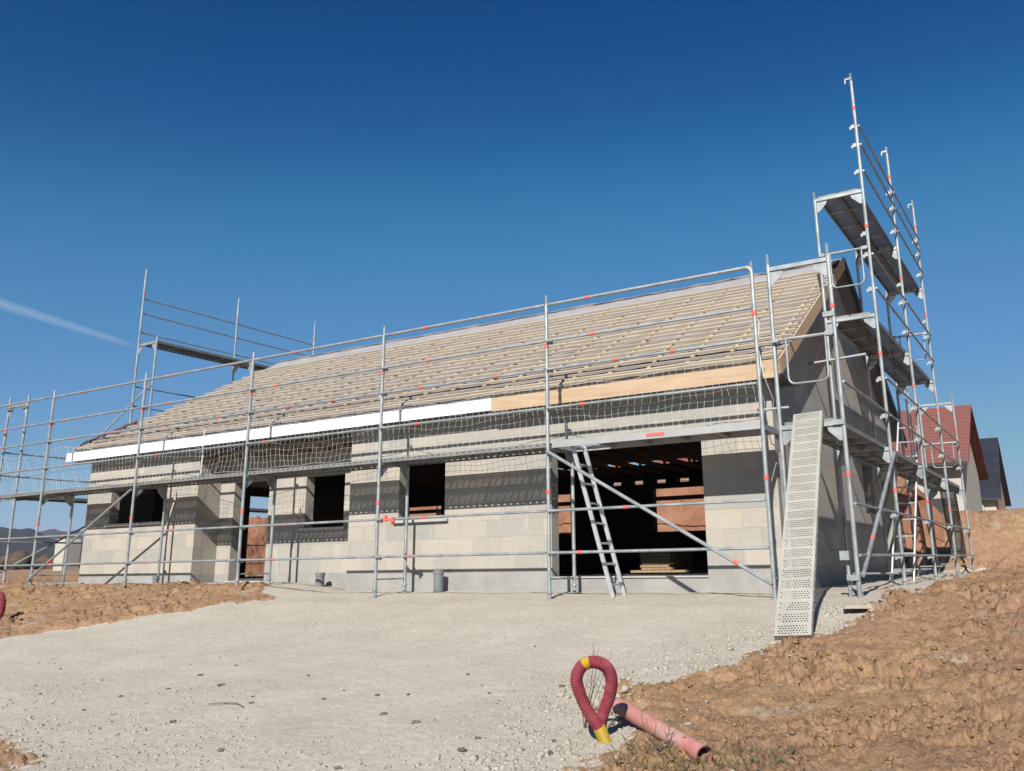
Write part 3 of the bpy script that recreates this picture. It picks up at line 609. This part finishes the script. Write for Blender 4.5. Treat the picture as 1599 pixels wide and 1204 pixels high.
# ---- left gable scaffold
LX_I, LX_O = -16.19, -16.92; YL = [.09, 2.97, 5.90, 8.84]
LS = thing('scaffold', 'galvanised scaffold tower at the left gable with a high deck above the roof', 'scaffold')
for i, y in enumerate(YL): frame(LS, 1, y, LX_I, LX_O, .22, 4.05 if i == 0 else 6.0, 4.05 if i == 0 else 7.9, [2.02, 4.02] if i == 0 else [2.02, 4.02, 6.02], bottom=i == 0)
for i in (0, 1, 2):
    for k in range(2): inst(DECK, 'deck_board', LS, (LX_O+.20+.315*k, YL[i]+.02, 2.06), math.pi/2).scale = (.97, 1, 1)
for i in (1, 2):
    for k in range(2): inst(DECK, 'deck_board', LS, (LX_O+.20+.315*k, YL[i]+.02, 6.06), math.pi/2).scale = (.97, 1, 1)
for z, ii in ((.6, (0, 1, 2)), (1.1, (0, 1, 2)), (2.5, (0, 1, 2)), (3.0, (0, 1, 2)), (4.45, (1, 2)), (4.95, (1, 2)), (6.36, (1, 2)), (6.86, (1, 2)), (7.26, (1, 2))):
    for i in ii: rail(LS, (LX_O-.03, YL[i], z), (LX_O-.03, YL[i+1], z), .018, 0)
rail(LS, (LX_I, YL[0]+1.3, 3.0), (LX_I, YL[1]-.05, 4.9), .02, 0, name='diagonal_brace')
rail(LS, (LX_O-.05, YL[0], 2.0-1.7), (LX_O-.05, YL[1], 1.95), .021, 1, name='diagonal_brace', mark=.1)
# ---- rear scaffold glimpsed through the openings
RSf = thing('scaffold', 'low scaffold behind the house, seen through the garage and windows', 'scaffold')
for i in range(6):
    frame(RSf, 0, -.9-3*i, 10.1, 10.8, .12, 2.0, 3.9, [2.02], bottom=False)
    if i: 
        for k in range(2): inst(DECK, 'deck_board', RSf, (-.9-3*i+.02, 10.29+.315*k, 2.06))
        rail(RSf, (-.9-3*i, 10.84, 1.1), (-.9-3*i+3, 10.84, 1.1), .018, 0)
        rail(RSf, (-.9-3*i, 10.84, 2.5), (-.9-3*i+3, 10.84, 2.5), .018, 0)
# ---- ladders and inclined boards
def ladder(name, foot, head, wv, rungs, m, label, r=.022):
    b = MB(); f0, h0, wv = Vector(foot), Vector(head), Vector(wv); d = h0-f0; ez = d.normalized(); ey = wv.normalized(); ex = ey.cross(ez)
    for s_ in (0, 1): b.box((f0+h0)/2+wv*s_, (.055, .024, d.length), rot=Matrix((ex, ey, ez)).transposed())
    root = b.build(name, m)
    for i in range(rungs):
        p = f0+d*((i+.6)/rungs); MB().tube([p, p+wv], .014, 6).build('rung', m, root, True)
    return tag(root, label, 'ladder')
ladder('ladder', (-2.16, .17, hgt(-2.16, .17)), (-2.74, .17, 2.12), (0, .33, 0), 8, M_ALU, 'aluminium ladder leaning up to the deck hatch in front of the garage opening')
ladder('ladder', (.30, 5.3, .09), (.42, 6.9, 2.9), (.34, 0, 0), 10, M_ALU, 'bright aluminium ladder standing inside the right gable scaffold')
def board(name, foot, head, wdir, label, m=None):
    me = deck_mesh(hole=.0074, name=name) if m else DECK.copy(); me.name = name; me.materials[0] = m or M_STEELD
    o = bpy.data.objects.new(name, me); COL.objects.link(o); f0, h0 = Vector(foot), Vector(head); ex = (h0-f0).normalized(); wv = Vector(wdir); ey = (wv-ex*wv.dot(ex)).normalized(); ez = ex.cross(ey)
    m_ = Matrix((ex, ey, ez)).transposed().to_4x4(); m_.translation = f0; o.matrix_world = m_ @ Matrix.Diagonal(((h0-f0).length/2.96, 1.12, 1, 1))
    return tag(o, label, 'scaffold board')
board('deck_plank', (.70, -1.9, -.20), (.50, .10, 2.13), (-1, 0, 0), 'perforated steel scaffold board leaning at the near corner like a ramp', M_RAMP)
board('deck_plank', (.45, 13.5, .30), (.52, 12.02, 2.12), (1, 0, 0), 'shaded steel scaffold board leaning at the far end of the gable scaffold')
# ---- net
b = MB(); NX0, NX1 = -17.2, -.03; cell = .105; n = int((NX1-NX0)/cell)
def netp(i, t):
    x = NX0+(NX1-NX0)*i/n; u = (x % 3.0)/3.0; top = 2.93-.10*math.sin(math.pi*u)-.05*math.sin(x*2.3); yy = .055+.06*t*(1-t)*4*(.5+.5*math.sin(x*1.1+1))
    if -10.6 < x < -9.9: yy += .05
    jit = .012*math.sin(i*1.7+t*9)+.008*math.sin(i*3.1+t*17)
    return Vector((x+jit+.02*math.sin(t*7+x*2), yy, 2.09+(top-2.09)*t+.010*math.sin(i*.9+t*5)))
m_ = 8
for i in range(n+1):
    b.tube([netp(i, k/m_) for k in range(m_+1)], .0022 if i % 2 else .0026, 3, False)
for k in range(m_+1):
    b.tube([netp(i, k/m_) for i in range(n+1)], .0022 if 0 < k < m_ else .005, 3, False)
tag(b.build('safety_net', M_NET), 'white square mesh safety net hung along the front scaffold guard rails', 'safety net')
b = MB().tube([(-.06, .04, 3.1), (.0, .05, 2.8), (-.03, .06, 2.45), (-.05, .06, 2.2)], .006, 5)
b.tube([(.02, .04, 3.3), (-.02, .05, 3.0), (.03, .05, 2.6), (.05, .3, 2.35), (.0, .4, 2.25)], .006, 5)
b.tube([(-10.2, .05, 2.9), (-10.24, .06, 2.7), (-10.2, .04, 2.4), (-10.22, .05, 2.1)], .009, 5)
tag(b.build('rope', M_NET, smooth=True), 'white cord ends hanging beside the right end of the net', 'rope')

# ------------------------------------------------------------------ small things
def onground(px, py):
    d = (Fv+Rv*((px-877)/1352.2)-Uv*((py-541.7)/1352.2)); t = np.arange(2, 16, .01); X = CP.x+d.x*t; Y = CP.y+d.y*t; Z = CP.z+d.z*t
    k = int(np.argmax(Z < height(X, Y)[0])); return Vector((X[k], Y[k], Z[k])), float(t[k])
def pvc(x, y, z0, z1, r, label):
    b = MB(); b.tube([(x, y, z0), (x, y, z1)], r, 20, False); b.tube([(x, y, z1-.06), (x, y, z1)], r+.006, 20, False); b.tube([(x, y, z1), (x, y, z0)], r-.006, 20, False)
    return tag(b.build('pipe_stub', M_PVC, smooth=True), label, 'pipe')
pvc(-5.41, .74, -.05, .40, .075, 'dark grey drain pipe stub against the wall between window and garage')
pvc(-8.35, 1.20, -.05, .38, .075, 'shorter grey drain pipe stub by the wall left of the projecting section')
pvc(-11.9, .55, .0, .36, .055, 'small grey pipe stub in the soil by the far left wall')
b = MB().box((-5.72, -.06, 1.13), (.20, .04, .035)).box((-5.78, -.07, 1.15), (.03, .035, .09)).box((-5.66, -.06, 1.11), (.045, .05, .10)).tube([(-5.85, -.08, 1.15), (-5.6, -.08, 1.10)], .012)
tag(b.build('clamp', M_RED, smooth=True), 'red screw clamp gripping the rail under the open window', 'clamp')
# corrugated conduit arch in the foreground
def onray(px, py, dist):
    d = (Fv+Rv*((px-877)/1352.2)-Uv*((py-541.7)/1352.2)); return CP+d*dist
def corr(pts, r, label, seg=.011, yell=((.0, .0),)):
    P = [Vector(p) for p in pts]; C_ = []
    for i in range(len(P)-1):
        p0, p1, p2, p3 = P[max(i-1, 0)], P[i], P[i+1], P[min(i+2, len(P)-1)]
        for k in range(24):
            t = k/24; C_.append(.5*((2*p1)+(p2-p0)*t+(2*p0-5*p1+4*p2-p3)*t*t+(3*p1-p0-3*p2+p3)*t**3))
    C_.append(P[-1]); out = [C_[0]]; acc = 0; target = seg/2
    for a, c in zip(C_, C_[1:]):
        L = (c-a).length; pos = 0
        while acc+L-pos >= target: pos += target-acc; acc = 0; out.append(a.lerp(c, pos/L)); 
        acc += L-pos
    b = MB(); rad = [r+(.0045 if (i//1) % 2 else -.0015) for i in range(len(out))]; b.tube(out, rad, 18)
    nf = len(out)-1
    for (y0, y1) in yell:
        for i in range(nf):
            if y0 <= i/nf < y1:
                for k in range(18): b.m[i*18+k] = 1
    return tag(b.build('conduit', [M_COND, M_TAPE], smooth=True), label, 'conduit')
D0 = onground(940, 1158)[1]
D1 = onground(6, 962)[1]
arch = [(951, 1178, D0-.02), (945, 1158, D0-.02), (934, 1134, D0-.04), (919, 1112, D0-.04), (906, 1084, D0), (900, 1058, D0), (911, 1038, D0), (931, 1034, D0), (948, 1043, D0+.02), (955, 1064, D0+.04), (950, 1092, D0+.06), (941, 1116, D0+.05), (937, 1136, D0+.05), (938, 1150, D0+.04)]
corr([onray(*a) for a in arch], .036, 'red corrugated conduit bent in an upright arch with yellow tape at its foot', yell=((.055, .16), (.50, .53), (.945, 1.0)))
arch2 = [(-16, 972, D1), (-14, 950, D1), (-6, 930, D1), (1, 930, D1), (4, 942, D1), (1, 958, D1), (-6, 972, D1)]
corr([onray(*a) for a in arch2], .045, 'red corrugated conduit loop sticking out of the soil at the left edge', seg=.03)
tp = onground(1100, 1192)[1]; p1 = onray(1100, 1180, tp); t0 = onground(962, 1126)[1]; p0 = onray(967, 1103, t0)
b = MB(); d = p1-p0; b.tube([p0, p0+d*.5, p1], .052, 24, False); b.tube([p1, p0], .046, 24, False)
tag(b.build('pipe', M_PINK, smooth=True), 'faded pink plastic pipe lying across the soil beside the conduit arch', 'pipe')
# dry weeds
def weed(px, py, dist, stems, label):
    b = MB(); dist = onground(px, py+8)[1]; root = onray(px, py, dist); root.z = hgt(root.x, root.y)
    for (qx, qy, sd) in stems:
        e = onray(qx, qy, dist+sd); mid = root.lerp(e, .5)+Vector((random.uniform(-.03, .03), random.uniform(-.03, .03), .02))
        b.tube([root, mid, e], [.0035, .0025, .0012], 5)
        for q in range(3):
            t = random.uniform(.4, .9); s0 = root.lerp(e, t); s1 = s0+Vector((random.uniform(-.06, .06), random.uniform(-.05, .05), random.uniform(.02, .09))); b.tube([s0, s1], [.0015, .0008], 4)
    return tag(b.build('dry_weed', M_TWIG), label, 'weed')
weed(912, 1130, 5.85, [(927, 1003, 0), (935, 1012, .1), (957, 1012, .2), (945, 1030, .1), (965, 1040, .2), (918, 1060, -.1), (902, 1160, -.2)], 'tall dry weed stems growing through the conduit arch')
weed(948, 1128, 5.6, [(905, 1095, 0), (985, 1120, .1), (975, 1150, -.1), (960, 1110, .1), (925, 1100, 0)], 'low curling dry weed at the foot of the conduit arch')
weed(1030, 1168, 5.55, [(1000, 1115, 0), (1025, 1130, 0), (1060, 1140, .1), (1010, 1150, -.1), (1050, 1125, .1)], 'thin dry weed arching over the pink pipe')
# grass tufts at the bottom edge
def grass():
    xs = []; FFc = []
    b = MB(); pts = [onground(px, random.uniform(1180, 1203))[0] for px in range(960, 1250, 6)]
    for p in pts:
        for k in range(14):
            x, y = p.x+random.gauss(0, .06), p.y+random.gauss(0, .10); z = hgt(x, y)-.01; h = random.uniform(.02, .07); a = random.random()*6.28; dx, dy = math.cos(a)*h*.9, math.sin(a)*h*.9; o = len(b.v)
            b.v += [(x-.0015, y, z), (x+.0015, y, z), (x+dx*.5+.001, y+dy*.5, z+h*.7), (x+dx, y+dy, z+h)]; b.f += [[o, o+1, o+2], [o, o+2, o+3]]; b.m += [0, 0]
    return tag(b.build('grass', M_GRASS), 'short dry grass at the edge of the drive', 'grass', kind='stuff')
grass()
# plank under the corner post, planks stacked in the garage
tag(MB().box((1.17, -.74, hgt(1.17, -.74)+.02), (.52, .20, .035), .25).build('plank', M_BATT), 'flat wooden plank lying at the foot of the corner scaffold', 'plank')
for k in range(9):
    L = .55-.02*(k % 3); o = MB().box((-2.9+random.uniform(-.03, .03), 3.6, .30+.042*k+.02), (L if k else .95, .9, .036), random.uniform(-.06, .06)).build('timber_block', M_TIMBER)
    tag(o, 'offcut of timber in the stack on the garage floor', 'timber', 'stacked timber offcuts in the garage')
# ------------------------------------------------------------------ earth heaps behind
def heap(name, cx, cy, rx, ry, hh, label, seed):
    n = 150; u = np.linspace(-1, 1, n*2); v = np.linspace(-1, 1, n); Uu, Vv = np.meshgrid(u, v, indexing='ij'); X = cx+Uu*rx; Y = cy+Vv*ry
    r = np.sqrt(np.abs(Uu)**3.2+Vv**2*1.0); e = np.clip(1-r, 0, 1); Z = hbase(X, Y)-.25+hh*(1.25*e/(e+.35))+(.22*fbm(X*.8, Y*.8, 3, seed)+.16*clods(X*1.8, Y*1.8, seed+5)+.10*clods(X*4.5, Y*4.5, seed+9)+.05*clods(X*10, Y*10, seed+15))*sst(0, .15, e)
    return tag(grid_mesh(name, X, Y, Z, [M_HEAP]), label, 'earth heap')
M_HEAP = noisy('heap_soil', (.26, .115, .07), (.42, .22, .135), 1.3, .98, 0, .1, 1, .05)
heap('earth_heap', -11.4, 14.6, 11.7, 3.0, 3.6, 'tall heap of reddish excavated earth behind the house', 101)
heap('earth_heap', -21.2, 10.5, 2.6, 3.6, 2.2, 'heap of reddish excavated earth beyond the left gable seen through the doorway', 140)
# ------------------------------------------------------------------ neighbours
def nhouse(name, x1, x0, yf, yr, ze, zr, zb, mroof, mwall, mgable, label, door=None):
    root = thing(name, label, 'house', loc=((x0+x1)/2, (yf+yr)/2, zb)); inv = Matrix.Translation(-Vector(root.location))
    def P(b, nm, m): o = b.build(nm, m, root); o.matrix_parent_inverse = inv; return o
    ym = (yf+yr)/2; oy = .45; s_ = (zr-ze)/(ym-yf)
    P(MB().prism([(x0, yf+oy, zb), (x0, yr-oy, zb), (x0, yr-oy, ze+s_*oy-.16), (x0, ym, zr-.16), (x0, yf+oy, ze+s_*oy-.16)], (x1-.35-x0, 0, 0)), 'wall', mgable)
    for a, c in ((yf, ym), (yr, ym)):
        b = MB(); b.prism([(x0-.3, a, ze-.13), (x0-.3, a, ze), (x0-.3, c, zr), (x0-.3, c, zr-.13)], (x1-x0+.3, 0, 0)); r_ = P(b, 'roof', mroof)
    b = MB(); b.b2((x0, yf-.10, ze-.14), (x1-.05, yf, ze-.03)); P(b, 'gutter', M_DARK)
    return root, P
def tiles(name, c1, c2):
    m = mat(name, c1, .8); g = G(m); c = g.coord(); w_ = g.n('TexWave', wave_type='BANDS', bands_direction='Z'); w_.inputs['Scale'].default_value = 2.2; w_.inputs['Distortion'].default_value = .3; g.l(c, w_.inputs[0])
    g.l(g.mix(.45, g.ramp(g.noise(c, 6), [(.3, c1), (.7, c2)]), g.ramp(w_.outputs['Fac'], [(0, c1), (1, c2)])), g.b.inputs['Base Color']); g.bump(w_.outputs['Fac'], .5, .03); return m
r1, P1 = nhouse('house', 0.05, -12, 22.9, 30.3, 3.72, 6.22, 1.0, tiles('red_tiles', (.20, .075, .065), (.30, .115, .095)), M_CREAM, M_CREAM, 'neighbouring house with red tiled roof and pale rendered gable')
P1(MB().b2((-3.6, 23.33, 1.3), (-2.4, 23.349, 2.9)), 'window', M_DARK)
P1(MB().b2((-1.5, 23.33, 1.3), (-.9, 23.349, 2.5)), 'window', M_DARK)
r2, P2 = nhouse('house', -.8, -12, 48.8, 57.1, 3.95, 8.05, 1.5, M_DTILE, M_CREAM, M_PINKW, 'neighbouring house with steep dark slate roof beyond the red roofed one')
P2(MB().b2((-12, 49.2, 1.5), (-1.2, 49.235, 3.8)), 'facade', M_CREAM)
P2(MB().b2((-4.6, 49.15, 2.2), (-2.35, 49.18, 3.35)), 'garage_door', M_DARK)
P2(MB().tube([(-1.9, 49.1, 3.7), (-1.9, 49.1, 2.0)], .06, 8), 'downpipe', M_CREAM)
tag(MB().prism([(-83.9, 40, .6), (-82.4, 40, .6), (-82.3, 40, 3.2), (-82.5, 40, 3.62), (-83.7, 40, 3.62), (-84.0, 40, 3.2)], (0, 1.6, 0)).build('water_tank', M_CREAM), 'small cream box shaped tank standing in the far field', 'tank')
# contrail: long streak of ice crystals high up
def contrail():
    a = onray(-60, 455, 6000); c = onray(225, 545, 6600); n = 40; m_ = 6; d = (c-a).normalized(); side = d.cross(Fv).normalized()
    X = np.zeros((n, m_)); Y = X.copy(); Z = X.copy()
    for i in range(n):
        p = a.lerp(c, i/(n-1)); wd = 55-30*i/(n-1)
        for j in range(m_): q = p+side*wd*(j/(m_-1)-.5)*2; X[i, j], Y[i, j], Z[i, j] = q
    m = bpy.data.materials.new('ice_cloud'); m.use_nodes = True; g = G(m); g.t.nodes.remove(g.b)
    o = grid_mesh('contrail', X, Y, Z, [m]); uv = o.data.uv_layers.new(name='UVMap'); k = 0
    for p in o.data.polygons:
        for li in p.loop_indices:
            vi = o.data.loops[li].vertex_index; uv.data[li].uv = ((vi//m_)/(n-1), (vi % m_)/(m_-1))
    uvn = g.n('UVMap').outputs[0]; sp = g.n('SeparateXYZ'); g.l(uvn, sp.inputs[0])
    al = g.ramp(sp.outputs[1], [(0, (0, 0, 0)), (.35, (.20, .20, .20)), (.55, (.25, .25, .25)), (1, (0, 0, 0))]); al2 = g.ramp(sp.outputs[0], [(0, (1, 1, 1)), (.8, (.7, .7, .7)), (1, (0, 0, 0))])
    mp = g.n('Mapping'); mp.inputs['Scale'].default_value = (30, 2, 1); g.l(uvn, mp.inputs[0]); nz = g.ramp(g.noise(mp.outputs[0], 1, 4), [(.2, (.55, .55, .55)), (.7, (1, 1, 1))])
    f = g.mix(1, g.mix(1, al, al2, 'MULTIPLY'), nz, 'MULTIPLY')
    tr = g.n('BsdfTransparent'); df = g.n('BsdfTranslucent'); df.inputs[0].default_value = (.8, .8, .8, 1); dd = g.n('BsdfDiffuse'); dd.inputs[0].default_value = (.9, .9, .9, 1); ads = g.n('AddShader'); g.l(df.outputs[0], ads.inputs[0]); g.l(dd.outputs[0], ads.inputs[1])
    mx = g.n('MixShader'); g.l(f, mx.inputs[0]); g.l(tr.outputs[0], mx.inputs[1]); g.l(ads.outputs[0], mx.inputs[2]); g.l(mx.outputs[0], g.t.nodes['Material Output'].inputs[0])
    tag(o, 'faint white contrail streak in the sky at left', 'contrail', kind='stuff')
contrail()

# far scrub along the edge of the field
pts = []; szs = []
for i in range(900):
    az = math.radians(random.uniform(50, 78)); d = random.uniform(230, 330); x, y = CP.x-d*math.sin(az), CP.y+d*math.cos(az); q = random.uniform(.8, 2.3)*(1+.5*math.sin(az*60)); pts.append((x, y, hz(x, y)+q*.35)); szs.append(q)
o = scatter('far_scrub', pts, szs, noisy('scrub', (.09, .06, .045), (.17, .115, .08), .6, 1), squash=1.1); tag(o, 'brown scrub along the far edge of the field', 'scrub', kind='stuff')
# winter haze: one box of even thin air round the whole site
hm = bpy.data.materials.new('haze_air'); hm.use_nodes = True; ht = hm.node_tree; ht.nodes.clear()
vo_ = ht.nodes.new('ShaderNodeVolumePrincipled'); vo_.inputs['Density'].default_value = .00008; vo_.inputs['Color'].default_value = (.72, .82, 1, 1); vo_.inputs['Anisotropy'].default_value = 0
ou = ht.nodes.new('ShaderNodeOutputMaterial'); ht.links.new(vo_.outputs[0], ou.inputs['Volume'])
tag(MB().b2((-4300, -3600, -60), (4300, 4400, 150)).build('haze', hm), 'thin blue winter haze over the fields', 'haze', kind='stuff')
# one albedo calibration for every matt surface
FACT = {'white_fascia': .80, 'net_cord': .75, 'galvanised_steel': .80, 'galvanised_deck': .75, 'aluminium': .72, 'red_mark': .7}
for m in bpy.data.materials:
    if not m.use_nodes or 'Principled BSDF' not in m.node_tree.nodes: continue
    k = FACT.get(m.name, .60); b = m.node_tree.nodes['Principled BSDF'].inputs['Base Color']
    if b.links:
        x = m.node_tree.nodes.new('ShaderNodeMixRGB'); x.blend_type = 'MULTIPLY'; x.inputs[0].default_value = 1; x.inputs[2].default_value = (k, k, k, 1); m.node_tree.links.new(b.links[0].from_socket, x.inputs[1]); m.node_tree.links.new(x.outputs[0], b)
    else: c = b.default_value; b.default_value = (c[0]*k, c[1]*k, c[2]*k, 1)
